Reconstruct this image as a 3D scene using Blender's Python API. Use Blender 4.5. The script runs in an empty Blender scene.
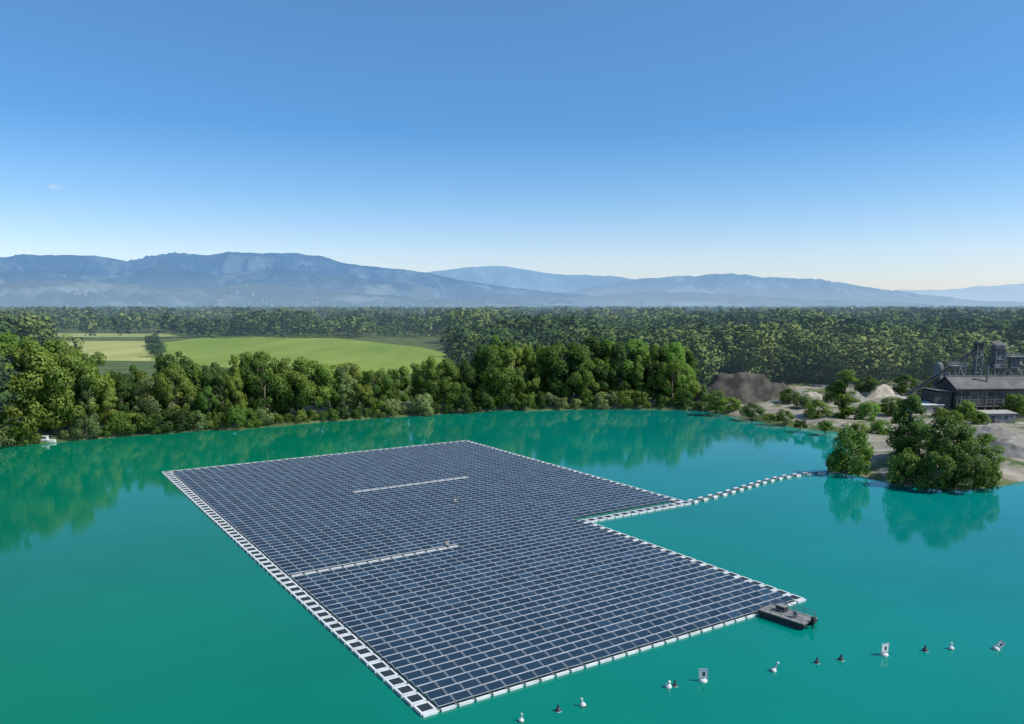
import bpy, math, random
import numpy as np
from mathutils import Vector, Matrix, noise

random.seed(7)
rng = np.random.default_rng(11)
SC = bpy.context.scene
COL = SC.collection
PI = math.pi

# ------------------------------------------------------------------ camera geometry
H = 35.0
F = 805.0
TH = math.atan(125.0 / F)
CT, ST = math.cos(TH), math.sin(TH)
def ray(px, py):
    d = -(py - 430.0)
    return px - 512.0, F * CT + d * ST, -F * ST + d * CT
def gp(px, py, z=0.0):
    x, y, zz = ray(px, py)
    t = (z - H) / zz
    return Vector((x * t, y * t, z))
def zat(py, Y):
    x, y, zz = ray(512, py)
    return H + zz / y * Y
def xat(px, py, Y):
    x, y, zz = ray(px, py)
    return x / y * Y
GZ = 1.5

cam = bpy.data.cameras.new('camera')
cam.lens = F / 1024 * 36
cam.sensor_width = 36
cam.shift_y = 68 / 1024
cam.clip_end = 80000
cam.clip_start = 0.5
co = bpy.data.objects.new('camera', cam)
COL.objects.link(co)
co.location = (0, 0, H)
co.rotation_euler = (PI / 2 - TH, 0, 0)
SC.camera = co
SC.view_settings.view_transform = 'Standard'
SC.view_settings.look = 'None'
SC.view_settings.exposure = 0

# ------------------------------------------------------------------ light
AZ, EL = math.radians(104), math.radians(47)
sv = Vector((math.cos(EL) * math.sin(AZ), math.cos(EL) * math.cos(AZ), math.sin(EL)))
sun = bpy.data.lights.new('sun', 'SUN')
sun.energy = 5.0
sun.angle = math.radians(0.5)
sun.color = (1.0, 0.96, 0.88)
so = bpy.data.objects.new('sun', sun)
COL.objects.link(so)
so.rotation_euler = sv.to_track_quat('Z', 'Y').to_euler()
so.location = (200, 0, 200)

W = bpy.data.worlds.new('World')
SC.world = W
W.use_nodes = True
nt = W.node_tree
nt.nodes.clear()
def N(nt, typ, **kw):
    n = nt.nodes.new(typ)
    for k, v in kw.items():
        setattr(n, k, v)
    return n
sky = N(nt, 'ShaderNodeTexSky', sky_type='NISHITA')
sky.sun_disc = False
sky.sun_elevation = EL
sky.sun_rotation = AZ
sky.altitude = 200
sky.air_density = 1.0
sky.dust_density = 0.5
sky.ozone_density = 2.0
tc = N(nt, 'ShaderNodeTexCoord')
sep = N(nt, 'ShaderNodeSeparateXYZ')
nt.links.new(tc.outputs['Generated'], sep.inputs[0])
ramp = N(nt, 'ShaderNodeValToRGB')
cr = ramp.color_ramp
cr.elements[0].position = 0.0
cr.elements[0].color = (0.90, 0.92, 1.16, 1)
cr.elements[1].position = 0.5
cr.elements[1].color = (0.62, 0.88, 1.0, 1)
e = cr.elements.new(0.06); e.color = (0.84, 0.90, 1.08, 1)
e = cr.elements.new(0.12); e.color = (0.60, 0.81, 1.02, 1)
e = cr.elements.new(0.2); e.color = (0.38, 0.70, 0.97, 1)
nt.links.new(sep.outputs[2], ramp.inputs[0])
mul = N(nt, 'ShaderNodeMix', data_type='RGBA', blend_type='MULTIPLY')
mul.inputs[0].default_value = 1.0
nt.links.new(sky.outputs[0], mul.inputs[6])
nt.links.new(ramp.outputs[0], mul.inputs[7])
# one small wisp of cloud high on the left
cdir = Vector(ray(55, 187)).normalized()
dsb = N(nt, 'ShaderNodeVectorMath', operation='SUBTRACT'); dsb.inputs[1].default_value = cdir
nt.links.new(tc.outputs['Generated'], dsb.inputs[0])
dsm = N(nt, 'ShaderNodeVectorMath', operation='MULTIPLY'); dsm.inputs[1].default_value = (1, 1, 3.2)
nt.links.new(dsb.outputs[0], dsm.inputs[0])
dsc = N(nt, 'ShaderNodeVectorMath', operation='LENGTH')
nt.links.new(dsm.outputs[0], dsc.inputs[0])
cmr = N(nt, 'ShaderNodeMapRange'); cmr.inputs[1].default_value = 0.0; cmr.inputs[2].default_value = 0.010; cmr.inputs[3].default_value = 0.8; cmr.inputs[4].default_value = 0.0
nt.links.new(dsc.outputs['Value'], cmr.inputs[0])
cno = N(nt, 'ShaderNodeTexNoise'); cno.inputs['Scale'].default_value = 330; cno.inputs['Detail'].default_value = 4
nt.links.new(tc.outputs['Generated'], cno.inputs['Vector'])
cn2 = N(nt, 'ShaderNodeMapRange'); cn2.inputs[1].default_value = 0.34; cn2.inputs[2].default_value = 0.60
nt.links.new(cno.outputs['Fac'], cn2.inputs[0])
cml = N(nt, 'ShaderNodeMath', operation='MULTIPLY'); nt.links.new(cmr.outputs[0], cml.inputs[0]); nt.links.new(cn2.outputs[0], cml.inputs[1])
cmx = N(nt, 'ShaderNodeMix', data_type='RGBA'); cmx.inputs[7].default_value = (4.6, 5.2, 5.8, 1)
nt.links.new(cml.outputs[0], cmx.inputs[0]); nt.links.new(mul.outputs[2], cmx.inputs[6])
bg = N(nt, 'ShaderNodeBackground')
bg.inputs[1].default_value = 0.15
nt.links.new(cmx.outputs[2], bg.inputs[0])
wo = N(nt, 'ShaderNodeOutputWorld')
nt.links.new(bg.outputs[0], wo.inputs[0])

# ------------------------------------------------------------------ materials
HAZE = (0.30, 0.47, 0.67)  # bluish aerial haze, painted into materials as emission growing with distance
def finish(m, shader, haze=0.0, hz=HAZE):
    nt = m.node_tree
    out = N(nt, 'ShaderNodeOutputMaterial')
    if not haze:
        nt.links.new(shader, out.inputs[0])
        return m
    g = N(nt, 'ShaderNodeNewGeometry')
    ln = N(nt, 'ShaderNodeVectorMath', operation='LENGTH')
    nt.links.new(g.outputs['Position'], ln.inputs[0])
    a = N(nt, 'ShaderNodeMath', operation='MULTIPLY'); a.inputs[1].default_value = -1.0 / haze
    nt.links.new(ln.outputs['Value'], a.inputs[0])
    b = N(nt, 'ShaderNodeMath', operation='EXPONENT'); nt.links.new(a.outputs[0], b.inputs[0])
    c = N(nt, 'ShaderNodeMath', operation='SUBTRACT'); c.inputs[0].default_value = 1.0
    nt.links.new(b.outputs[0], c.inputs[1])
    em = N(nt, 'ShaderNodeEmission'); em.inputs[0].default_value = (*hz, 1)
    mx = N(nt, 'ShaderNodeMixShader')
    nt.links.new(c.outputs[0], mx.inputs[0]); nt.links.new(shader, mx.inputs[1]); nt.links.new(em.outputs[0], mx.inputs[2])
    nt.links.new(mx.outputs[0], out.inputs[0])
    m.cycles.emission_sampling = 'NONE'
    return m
def newmat(name):
    m = bpy.data.materials.new(name)
    m.use_nodes = True
    m.node_tree.nodes.clear()
    return m
def pnoise(nt, scale, detail=4, rough=0.6, vec=None):
    n = N(nt, 'ShaderNodeTexNoise')
    n.inputs['Scale'].default_value = scale
    n.inputs['Detail'].default_value = detail
    n.inputs['Roughness'].default_value = rough
    if vec is None:
        g = N(nt, 'ShaderNodeNewGeometry')
        vec = g.outputs['Position']
    nt.links.new(vec, n.inputs['Vector'])
    return n.outputs['Fac']
def cramp(nt, fac, stops):
    r = N(nt, 'ShaderNodeValToRGB')
    el = r.color_ramp.elements
    el[0].position, el[0].color = stops[0][0], (*stops[0][1], 1)
    el[1].position, el[1].color = stops[-1][0], (*stops[-1][1], 1)
    for p, c in stops[1:-1]:
        x = el.new(p); x.color = (*c, 1)
    nt.links.new(fac, r.inputs[0])
    return r.outputs[0]
def principled(nt, col, rough=0.7, spec=0.3, metal=0.0):
    p = N(nt, 'ShaderNodeBsdfPrincipled')
    if isinstance(col, tuple):
        p.inputs['Base Color'].default_value = (*col, 1)
    else:
        nt.links.new(col, p.inputs['Base Color'])
    p.inputs['Roughness'].default_value = rough
    p.inputs['Specular IOR Level'].default_value = spec
    p.inputs['Metallic'].default_value = metal
    return p
def simple(name, c, rough=0.7, var=0.25, scale=1.5, spec=0.3, metal=0.0, haze=0, bump=0.0):
    m = newmat(name); nt = m.node_tree
    f = pnoise(nt, scale)
    lo = tuple(x * (1 - var) for x in c); hi = tuple(min(1, x * (1 + var)) for x in c)
    p = principled(nt, cramp(nt, f, [(0.3, lo), (0.7, hi)]), rough, spec, metal)
    if bump:
        b = N(nt, 'ShaderNodeBump'); b.inputs['Strength'].default_value = bump
        nt.links.new(f, b.inputs['Height']); nt.links.new(b.outputs[0], p.inputs['Normal'])
    return finish(m, p.outputs[0], haze)
def mixc(nt, fac, a, b, mode='MIX'):
    x = N(nt, 'ShaderNodeMix', data_type='RGBA', blend_type=mode)
    if isinstance(fac, float): x.inputs[0].default_value = fac
    else: nt.links.new(fac, x.inputs[0])
    for s, i in ((a, 6), (b, 7)):
        if isinstance(s, tuple): x.inputs[i].default_value = (*s, 1)
        else: nt.links.new(s, x.inputs[i])
    return x.outputs[2]

def leafmat(name, tinted=False, haze=0):
    m = newmat(name); nt = m.node_tree
    g = N(nt, 'ShaderNodeNewGeometry')
    if tinted:
        at = N(nt, 'ShaderNodeAttribute', attribute_name='tint')
        base = cramp(nt, at.outputs['Fac'], [(0.0, (0.034, 0.066, 0.022)), (0.35, (0.060, 0.104, 0.028)),
                                             (0.7, (0.104, 0.152, 0.037)), (1.0, (0.170, 0.208, 0.062))])
        rr = cramp(nt, g.outputs['Random Per Island'], [(0, (0.86, 0.88, 0.86)), (1, (1.12, 1.11, 1.09))])
    else:
        oi = N(nt, 'ShaderNodeObjectInfo')
        base = oi.outputs['Color']
        rr = cramp(nt, g.outputs['Random Per Island'], [(0, (0.68, 0.70, 0.68)), (1, (1.32, 1.30, 1.2))])
    c1 = mixc(nt, 1.0, base, rr, 'MULTIPLY')
    if tinted:
        return finish(m, principled(nt, c1, 0.8, 0.12).outputs[0], haze)
    f = pnoise(nt, 0.35, 3)
    c2 = mixc(nt, 1.0, c1, cramp(nt, f, [(0.3, (0.80, 0.82, 0.80)), (0.7, (1.22, 1.18, 1.12))]), 'MULTIPLY')
    p = principled(nt, c2, 0.65, 0.2)
    tr = N(nt, 'ShaderNodeBsdfTranslucent')
    nt.links.new(mixc(nt, 1.0, c2, (1.5, 1.65, 0.75), 'MULTIPLY'), tr.inputs[0])
    mx = N(nt, 'ShaderNodeMixShader'); mx.inputs[0].default_value = 0.35
    nt.links.new(p.outputs[0], mx.inputs[1]); nt.links.new(tr.outputs[0], mx.inputs[2])
    return finish(m, mx.outputs[0], haze)

M = {}
M['leaf'] = leafmat('foliage')
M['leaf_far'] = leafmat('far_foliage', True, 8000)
M['bark'] = simple('bark', (0.12, 0.10, 0.075), 0.9, 0.4, 3)
M['white'] = simple('white_plastic', (0.64, 0.65, 0.64), 0.5, 0.16, 0.7)
M['offwhite'] = simple('weathered_white', (0.58, 0.58, 0.55), 0.6, 0.2, 2)
M['rail'] = simple('galvanised_rail', (0.40, 0.42, 0.44), 0.5, 0.25, 0.5)
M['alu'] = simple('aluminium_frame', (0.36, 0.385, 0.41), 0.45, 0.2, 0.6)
M['alu_dark'] = simple('darker_frame', (0.27, 0.295, 0.325), 0.45, 0.2, 0.6)  # darker grey aluminium for the short panel edges
M['hole_shade'] = simple('painted_hole_shade', (0.020, 0.034, 0.038), 0.7, 0.3, 3)  # near-black colour standing in for the shade inside the float holes
M['dark'] = simple('dark_grey_metal', (0.035, 0.038, 0.042), 0.5, 0.3, 2)
M['midgrey'] = simple('grey_deck', (0.20, 0.20, 0.19), 0.8, 0.3, 3)
M['timber'] = simple('grey_timber', (0.085, 0.082, 0.078), 0.9, 0.5, 0.8)
M['steel'] = simple('grey_steel', (0.17, 0.18, 0.19), 0.5, 0.4, 0.6)
M['window'] = simple('window_glass', (0.06, 0.07, 0.08), 0.15, 0.3, 1, spec=0.6)
M['frame'] = simple('window_frame', (0.27, 0.26, 0.25), 0.7, 0.3, 1)
M['concrete'] = simple('concrete', (0.34, 0.325, 0.29), 0.9, 0.25, 0.6)
M['gravel_dark'] = simple('dark_gravel', (0.082, 0.073, 0.062), 0.95, 0.5, 0.35, bump=0.5)
M['gravel_pale'] = simple('pale_gravel', (0.35, 0.315, 0.255), 0.95, 0.35, 0.5, bump=0.5)
M['gravel_grey'] = simple('grey_gravel', (0.23, 0.215, 0.19), 0.95, 0.4, 0.5, bump=0.5)

m = newmat('ribbed_roof'); nt_ = m.node_tree
tcx = N(nt_, 'ShaderNodeTexCoord')
wv = N(nt_, 'ShaderNodeTexWave'); wv.inputs['Scale'].default_value = 1.2; wv.inputs['Distortion'].default_value = 0.4
nt_.links.new(tcx.outputs['Object'], wv.inputs['Vector'])
cc = mixc(nt_, 0.4, cramp(nt_, pnoise(nt_, 0.25, 6), [(0.3, (0.10, 0.098, 0.096)), (0.7, (0.22, 0.215, 0.205))]), wv.outputs['Color'], 'MULTIPLY')
M['roof'] = finish(m, principled(nt_, cc, 0.8).outputs[0])

# solar glass
m = newmat('solar_glass'); nt_ = m.node_tree
uv = N(nt_, 'ShaderNodeUVMap')
sx = N(nt_, 'ShaderNodeSeparateXYZ'); nt_.links.new(uv.outputs[0], sx.inputs[0])
def gridline(sock, n, w):
    a = N(nt_, 'ShaderNodeMath', operation='MULTIPLY'); a.inputs[1].default_value = n; nt_.links.new(sock, a.inputs[0])
    b = N(nt_, 'ShaderNodeMath', operation='FRACT'); nt_.links.new(a.outputs[0], b.inputs[0])
    c = N(nt_, 'ShaderNodeMath', operation='LESS_THAN'); c.inputs[1].default_value = w; nt_.links.new(b.outputs[0], c.inputs[0])
    return c.outputs[0]
mx_ = N(nt_, 'ShaderNodeMath', operation='MAXIMUM')
nt_.links.new(gridline(sx.outputs[0], 10, 0.05), mx_.inputs[0]); nt_.links.new(gridline(sx.outputs[1], 6, 0.05), mx_.inputs[1])
gi = N(nt_, 'ShaderNodeNewGeometry')
cell = cramp(nt_, gi.outputs['Random Per Island'], [(0, (0.008, 0.021, 0.036)), (0.75, (0.014, 0.034, 0.058)), (1, (0.024, 0.054, 0.090))])
pc = principled(nt_, mixc(nt_, mx_.outputs[0], cell, (0.06, 0.075, 0.09)), 0.12, 0.6)
M['glass'] = finish(m, pc.outputs[0])

# water
m = newmat('lake_water'); nt_ = m.node_tree
big = pnoise(nt_, 0.014, 4)
g_ = N(nt_, 'ShaderNodeNewGeometry'); sp_ = N(nt_, 'ShaderNodeSeparateXYZ'); nt_.links.new(g_.outputs['Position'], sp_.inputs[0])
mr = N(nt_, 'ShaderNodeMapRange'); mr.inputs[1].default_value = -50; mr.inputs[2].default_value = 95
nt_.links.new(sp_.outputs[0], mr.inputs[0])
c1 = mixc(nt_, mr.outputs[0], (0.0, 0.162, 0.086), (0.0, 0.198, 0.182))
c2 = mixc(nt_, 1.0, c1, cramp(nt_, big, [(0.3, (0.78, 0.80, 0.82)), (0.7, (1.15, 1.15, 1.15))]), 'MULTIPLY')
pw = principled(nt_, c2, 0.012, 0.42)
pw.inputs['IOR'].default_value = 1.33
n1 = pnoise(nt_, 0.9, 4)
n2 = pnoise(nt_, 0.12, 2)
ad = N(nt_, 'ShaderNodeMath', operation='ADD'); nt_.links.new(n1, ad.inputs[0]); nt_.links.new(n2, ad.inputs[1])
bm_ = N(nt_, 'ShaderNodeBump'); bm_.inputs['Strength'].default_value = 0.045; bm_.inputs['Distance'].default_value = 0.2
nt_.links.new(ad.outputs[0], bm_.inputs['Height']); nt_.links.new(bm_.outputs[0], pw.inputs['Normal'])
M['water'] = finish(m, pw.outputs[0])

# ground
m = newmat('ground_cover'); nt_ = m.node_tree
at = N(nt_, 'ShaderNodeAttribute', attribute_name='sand')
fn = pnoise(nt_, 0.08, 6, 0.65)
grass = cramp(nt_, fn, [(0.3, (0.045, 0.070, 0.022)), (0.5, (0.080, 0.11, 0.032)), (0.7, (0.13, 0.15, 0.055))])
fs = pnoise(nt_, 0.15, 7, 0.7)
sand = cramp(nt_, fs, [(0.3, (0.13, 0.112, 0.085)), (0.5, (0.26, 0.23, 0.18)), (0.7, (0.40, 0.365, 0.30))])
am = N(nt_, 'ShaderNodeMath', operation='ADD'); nt_.links.new(at.outputs['Fac'], am.inputs[0])
fm = N(nt_, 'ShaderNodeMapRange'); fm.inputs[1].default_value = 0.3; fm.inputs[2].default_value = 0.7; fm.inputs[3].default_value = -0.98; fm.inputs[4].default_value = 0.36
nt_.links.new(pnoise(nt_, 0.085, 6, 0.65), fm.inputs[0]); nt_.links.new(fm.outputs[0], am.inputs[1])
st = cramp(nt_, am.outputs[0], [(0.42, (0, 0, 0)), (0.66, (1, 1, 1))])
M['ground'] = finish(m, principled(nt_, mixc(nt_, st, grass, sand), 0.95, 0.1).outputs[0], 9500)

def fieldmat(name, a, b, sc=0.02):
    m = newmat(name); nt = m.node_tree
    mp = N(nt, 'ShaderNodeMapping'); g = N(nt, 'ShaderNodeNewGeometry')
    mp.inputs['Scale'].default_value = (1, 0.15, 1); mp.inputs['Rotation'].default_value = (0, 0, 0.5)
    nt.links.new(g.outputs['Position'], mp.inputs[0])
    f = pnoise(nt, sc, 6, 0.65, mp.outputs[0])
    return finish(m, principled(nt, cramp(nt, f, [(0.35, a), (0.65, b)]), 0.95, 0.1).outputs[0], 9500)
M['meadow'] = fieldmat('meadow_grass', (0.135, 0.205, 0.026), (0.225, 0.285, 0.050))
M['stubble'] = fieldmat('stubble', (0.25, 0.27, 0.075), (0.40, 0.39, 0.14))
M['palefield'] = fieldmat('pale_field', (0.18, 0.24, 0.06), (0.30, 0.32, 0.12))

# ------------------------------------------------------------------ mesh helpers
class MB:
    def __init__(s): s.v = []; s.f = []; s.m = []
    def add(s, vs, fs, mi=0):
        o = len(s.v); s.v += [tuple(v) for v in vs]
        for f in fs: s.f.append([o + i for i in f]); s.m.append(mi)
    def box(s, c, d, mat=None, mi=0):
        x, y, z = (k / 2 for k in d)
        vs = [Vector((a * x, b * y, e * z)) for a in (-1, 1) for b in (-1, 1) for e in (-1, 1)]
        if mat is not None: vs = [mat @ v for v in vs]
        vs = [v + Vector(c) for v in vs]
        s.add(vs, [(0, 1, 3, 2), (4, 6, 7, 5), (0, 4, 5, 1), (2, 3, 7, 6), (0, 2, 6, 4), (1, 5, 7, 3)], mi)
        return s
    def tube(s, p0, p1, r0, r1=None, n=8, mi=0, caps=True):
        p0, p1 = Vector(p0), Vector(p1); r1 = r0 if r1 is None else r1
        q = (p1 - p0).to_track_quat('Z', 'Y')
        vs = []
        for p, r in ((p0, r0), (p1, r1)):
            for k in range(n):
                a = 2 * PI * k / n
                vs.append(p + q @ Vector((r * math.cos(a), r * math.sin(a), 0)))
        fs = [(k, (k + 1) % n, n + (k + 1) % n, n + k) for k in range(n)]
        if caps: fs += [tuple(range(n - 1, -1, -1)), tuple(range(n, 2 * n))]
        s.add(vs, fs, mi); return s
    def lathe(s, prof, n=14, c=(0, 0, 0), mi=0):
        vs = []
        for r, z in prof:
            for k in range(n):
                a = 2 * PI * k / n
                vs.append((c[0] + r * math.cos(a), c[1] + r * math.sin(a), c[2] + z))
        fs = []
        for j in range(len(prof) - 1):
            for k in range(n):
                fs.append((j * n + k, j * n + (k + 1) % n, (j + 1) * n + (k + 1) % n, (j + 1) * n + k))
        fs.append(tuple(range(n - 1, -1, -1))); L = (len(prof) - 1) * n
        fs.append(tuple(range(L, L + n)))
        s.add(vs, fs, mi); return s
    def build(s, name, mats, parent=None, smooth=False):
        me = bpy.data.meshes.new(name)
        me.from_pydata(s.v, [], s.f)
        for mt in (mats if isinstance(mats, (list, tuple)) else [mats]): me.materials.append(mt)
        me.polygons.foreach_set('material_index', s.m)
        if smooth: me.polygons.foreach_set('use_smooth', [True] * len(s.f))
        me.update()
        o = bpy.data.objects.new(name, me); COL.objects.link(o)
        if parent: o.parent = parent
        return o
def empty(name, loc, rz=0.0):
    o = bpy.data.objects.new(name, None); COL.objects.link(o)
    o.location = loc; o.rotation_euler = (0, 0, rz); o.empty_display_size = 0.5
    return o
def tag(o, label=None, cat=None, group=None, kind=None):
    if label: o['label'] = label
    if cat: o['category'] = cat
    if group: o['group'] = group
    if kind: o['kind'] = kind
    return o
def copy_tree(o, parent=None):
    c = o.copy(); COL.objects.link(c); c.parent = parent
    for ch in list(o.children): copy_tree(ch, c)
    return c
def quads_mesh(name, V, mat, tint=None, Nn=None):
    n = V.shape[0]
    me = bpy.data.meshes.new(name)
    me.vertices.add(n * 4); me.vertices.foreach_set('co', np.ascontiguousarray(V, dtype=np.float32).ravel())
    me.loops.add(n * 4); me.loops.foreach_set('vertex_index', np.arange(n * 4, dtype=np.int32))
    me.polygons.add(n); me.polygons.foreach_set('loop_start', np.arange(0, n * 4, 4, dtype=np.int32))
    me.update(calc_edges=True); me.validate()
    me.materials.append(mat)
    if tint is not None:
        a = me.attributes.new('tint', 'FLOAT', 'FACE'); a.data.foreach_set('value', tint.astype(np.float32))
    if Nn is not None:
        try:
            a = me.attributes.new('custom_normal', 'FLOAT_VECTOR', 'POINT')
            a.data.foreach_set('vector', np.ascontiguousarray(np.repeat(Nn[:, None, :], 4, 1), dtype=np.float32).ravel())
            me.polygons.foreach_set('use_smooth', np.ones(n, dtype=bool))
        except Exception as ex:
            print('NORMALS', ex)
    return me

# ------------------------------------------------------------------ lake outline, ground, water
shore_px = [(-100, 455), (-40, 450), (0, 447), (60, 442), (120, 437), (180, 432), (235, 430), (300, 424), (350, 420), (400, 417),
            (450, 414), (500, 411), (560, 410), (620, 409), (680, 410), (712, 412), (735, 418), (770, 424), (800, 429), (838, 432),
            (846, 450), (830, 470), (860, 476), (900, 484), (955, 489), (995, 487), (1024, 481), (1100, 474)]
shore = [gp(x, y)[:2] for x, y in shore_px]
lake = shore + [(230, 158), (330, 90), (330, -120), (-380, -120), (-380, 150), (-230, 172)]
lake = np.array(lake)
def sdist(P, poly):
    d = np.full(len(P), 1e9); ins = np.zeros(len(P), bool)
    n = len(poly)
    for k in range(n):
        a, b = poly[k], poly[(k + 1) % n]
        e = b - a; w = P - a
        t = np.clip((w @ e) / (e @ e), 0, 1)
        d = np.minimum(d, np.linalg.norm(w - t[:, None] * e, axis=1))
        c = ((a[1] > P[:, 1]) != (b[1] > P[:, 1]))
        with np.errstate(divide='ignore', invalid='ignore'):
            xi = (b[0] - a[0]) * (P[:, 1] - a[1]) / (b[1] - a[1]) + a[0]
        ins ^= c & (P[:, 0] < xi)
    return np.where(ins, -d, d)
def lines(a, b, st, far0, far1, g=1.25):
    L = list(np.arange(a, b + 0.01, st))
    s = st; x = b
    while x < far1:
        s *= g; x += s; L.append(x)
    s = st; x = a
    while x > far0:
        s *= g; x -= s; L.insert(0, x)
    return np.array(L)
xs = lines(-210, 250, 2.5, -30000, 30000); ys = lines(130, 320, 2.5, -3000, 32000)
X, Y = np.meshgrid(xs, ys)
P = np.stack([X.ravel(), Y.ravel()], 1)
sd = sdist(P, lake)
wob = np.array([noise.noise(Vector((p[0] * 0.09, p[1] * 0.09, 0))) * 2.0 + noise.noise(Vector((p[0] * 0.3, p[1] * 0.3, 5))) * 0.8 if abs(s) < 60 else 0 for p, s in zip(P, sd)])
s2 = sd + wob
yard_px = [(706, 408), (735, 418), (800, 430), (838, 434), (832, 472), (900, 488), (1000, 492), (1100, 480), (1250, 470), (1250, 392), (1024, 392), (900, 384), (800, 388), (705, 396)]
yard = np.array([gp(x, y)[:2] for x, y in yard_px])
sand_a = np.clip(0.5 - sdist(P, yard) / 14.0, 0, 1)
rough_g = np.array([max(0, noise.fractal(Vector((p[0] * 0.06, p[1] * 0.06, 2)), 0.8, 2.1, 4)) if a > 0 else 0 for p, a in zip(P, sand_a)])
Z = np.clip(s2 * 0.32, -3, GZ) + rough_g * sand_a * np.clip(s2 / 12, 0, 1) * 2.0
me = bpy.data.meshes.new('ground')
ny, nx = X.shape
idx = np.arange(nx * ny).reshape(ny, nx)
faces = np.stack([idx[:-1, :-1], idx[:-1, 1:], idx[1:, 1:], idx[1:, :-1]], -1).reshape(-1, 4)
me.from_pydata(np.stack([P[:, 0], P[:, 1], Z], 1).tolist(), [], faces.tolist())
a = me.attributes.new('sand', 'FLOAT', 'POINT'); a.data.foreach_set('value', sand_a.astype(np.float32))
me.polygons.foreach_set('use_smooth', [True] * len(faces))
me.materials.append(M['ground']); me.update()
o = bpy.data.objects.new('ground', me); COL.objects.link(o); tag(o, kind='structure')

b = MB(); b.add([(-450, -200, 0), (450, -200, 0), (450, 340, 0), (-450, 340, 0)], [(0, 1, 2, 3)])
tag(b.build('water', M['water']), kind='structure')

def sheet(name, pxs, mat, z):
    b = MB(); vs = [gp(x, y, z) for x, y in pxs]
    b.add(vs, [tuple(range(len(vs)))])
    o = b.build(name, mat); tag(o, kind='structure'); return o
sheet('meadow', [(150, 361), (300, 374), (474, 374), (462, 357), (420, 347), (330, 337.5), (255, 336.5), (200, 338), (160, 343)], M['meadow'], GZ + 0.06)
sheet('field', [(36, 360), (150, 361), (158, 347), (146, 341), (60, 341), (42, 345)], M['stubble'], GZ + 0.10)
sheet('field', [(30, 336.5), (100, 337.5), (180, 336.5), (170, 334), (60, 333)], M['palefield'], GZ + 0.14)
sheet('field', [(520, 333), (640, 333), (640, 326), (540, 326)], M['palefield'], GZ + 0.14)

# ------------------------------------------------------------------ hills
def interp(tab, x):
    return float(np.interp(x, [t[0] for t in tab], [t[1] for t in tab]))
def hillmat(name, dark, light, hz, hz2, fac):
    m = newmat(name); nt = m.node_tree
    f = pnoise(nt, 0.005, 9, 0.72)
    f2 = pnoise(nt, 0.0011, 3, 0.5)
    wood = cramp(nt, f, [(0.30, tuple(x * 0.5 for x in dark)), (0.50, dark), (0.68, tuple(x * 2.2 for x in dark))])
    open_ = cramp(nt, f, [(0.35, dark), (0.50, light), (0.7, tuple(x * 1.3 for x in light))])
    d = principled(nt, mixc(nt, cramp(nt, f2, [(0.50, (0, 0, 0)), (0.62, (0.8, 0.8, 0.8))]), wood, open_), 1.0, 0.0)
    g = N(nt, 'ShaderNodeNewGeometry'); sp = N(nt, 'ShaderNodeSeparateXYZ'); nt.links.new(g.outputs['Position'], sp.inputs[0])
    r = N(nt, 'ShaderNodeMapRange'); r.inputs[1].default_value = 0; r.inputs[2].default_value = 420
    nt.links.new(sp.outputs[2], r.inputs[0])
    em = N(nt, 'ShaderNodeEmission'); nt.links.new(mixc(nt, r.outputs[0], hz2, hz), em.inputs[0])  # hill haze painted as bluish emission, another tint towards the base
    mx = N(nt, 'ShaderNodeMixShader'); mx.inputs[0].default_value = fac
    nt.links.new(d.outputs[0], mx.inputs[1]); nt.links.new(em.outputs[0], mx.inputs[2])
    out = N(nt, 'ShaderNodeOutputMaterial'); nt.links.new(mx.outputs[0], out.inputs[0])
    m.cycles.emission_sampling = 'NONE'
    return m
hill_surface = {}
def hill(key, tab, D, depth, mat, seed):
    cols = np.arange(tab[0][0], tab[-1][0] + 1, 4.0)
    S = np.linspace(0, 1.4, 57)
    vs = []
    for px in cols:
        py = interp(tab, px)
        py += 1.1 * noise.noise(Vector((px * 0.06, seed, 0))) + 0.6 * noise.noise(Vector((px * 0.19, seed, 3)))
        zc = max(zat(py, D), 2)
        for s in S:
            Yd = D - depth + depth * s
            Xd = xat(px, 305, D) * (0.4 + 0.6 * Yd / D)
            if s <= 1:
                pr = s ** 1.4 * (1.5 - 0.5 * s)
                rd = 1 - abs(noise.fractal(Vector((Xd * 0.0013, Yd * 0.0007, seed)), 0.8, 2.1, 6)) * 1.9
                k = (s * (1 - s) * 4) ** 0.8
                z = zc * (pr + k * 0.60 * (rd - 0.66))
            else:
                z = zc * (1 - (s - 1) * 1.5)
            vs.append((Xd, Yd, max(z, -4.0)))
    n = len(S); fs = []
    for i in range(len(cols) - 1):
        for j in range(n - 1):
            fs.append((i * n + j, (i + 1) * n + j, (i + 1) * n + j + 1, i * n + j + 1))
    b = MB(); b.add(vs, fs)
    o = b.build('hills', mat, smooth=True); tag(o, kind='structure')
    hill_surface[key] = (np.array(vs).reshape(len(cols), n, 3), cols, S)
L1 = [(-500, 300), (-350, 285), (-200, 266), (-100, 258), (0, 257), (40, 255), (75, 255), (110, 257), (133, 262), (155, 257), (180, 253), (210, 255), (240, 252),
      (270, 254), (300, 253), (325, 257), (350, 264), (375, 267), (400, 269), (430, 273), (460, 280), (520, 289), (600, 296), (700, 302), (800, 306)]
L2 = [(280, 300), (340, 282), (400, 274), (440, 271), (470, 267), (500, 266), (530, 270), (560, 275), (590, 275), (620, 277), (660, 283), (720, 290), (800, 298), (860, 305)]
L3 = [(500, 305), (540, 297), (580, 289), (620, 281), (650, 278), (690, 276), (730, 273), (760, 277), (790, 278), (820, 280), (850, 284), (880, 289), (910, 294), (950, 298), (1020, 303), (1060, 306)]
L4 = [(700, 304), (780, 298), (840, 293), (900, 290), (940, 290), (970, 287), (1000, 285), (1030, 283), (1100, 280), (1200, 284), (1300, 290), (1450, 300)]
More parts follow.
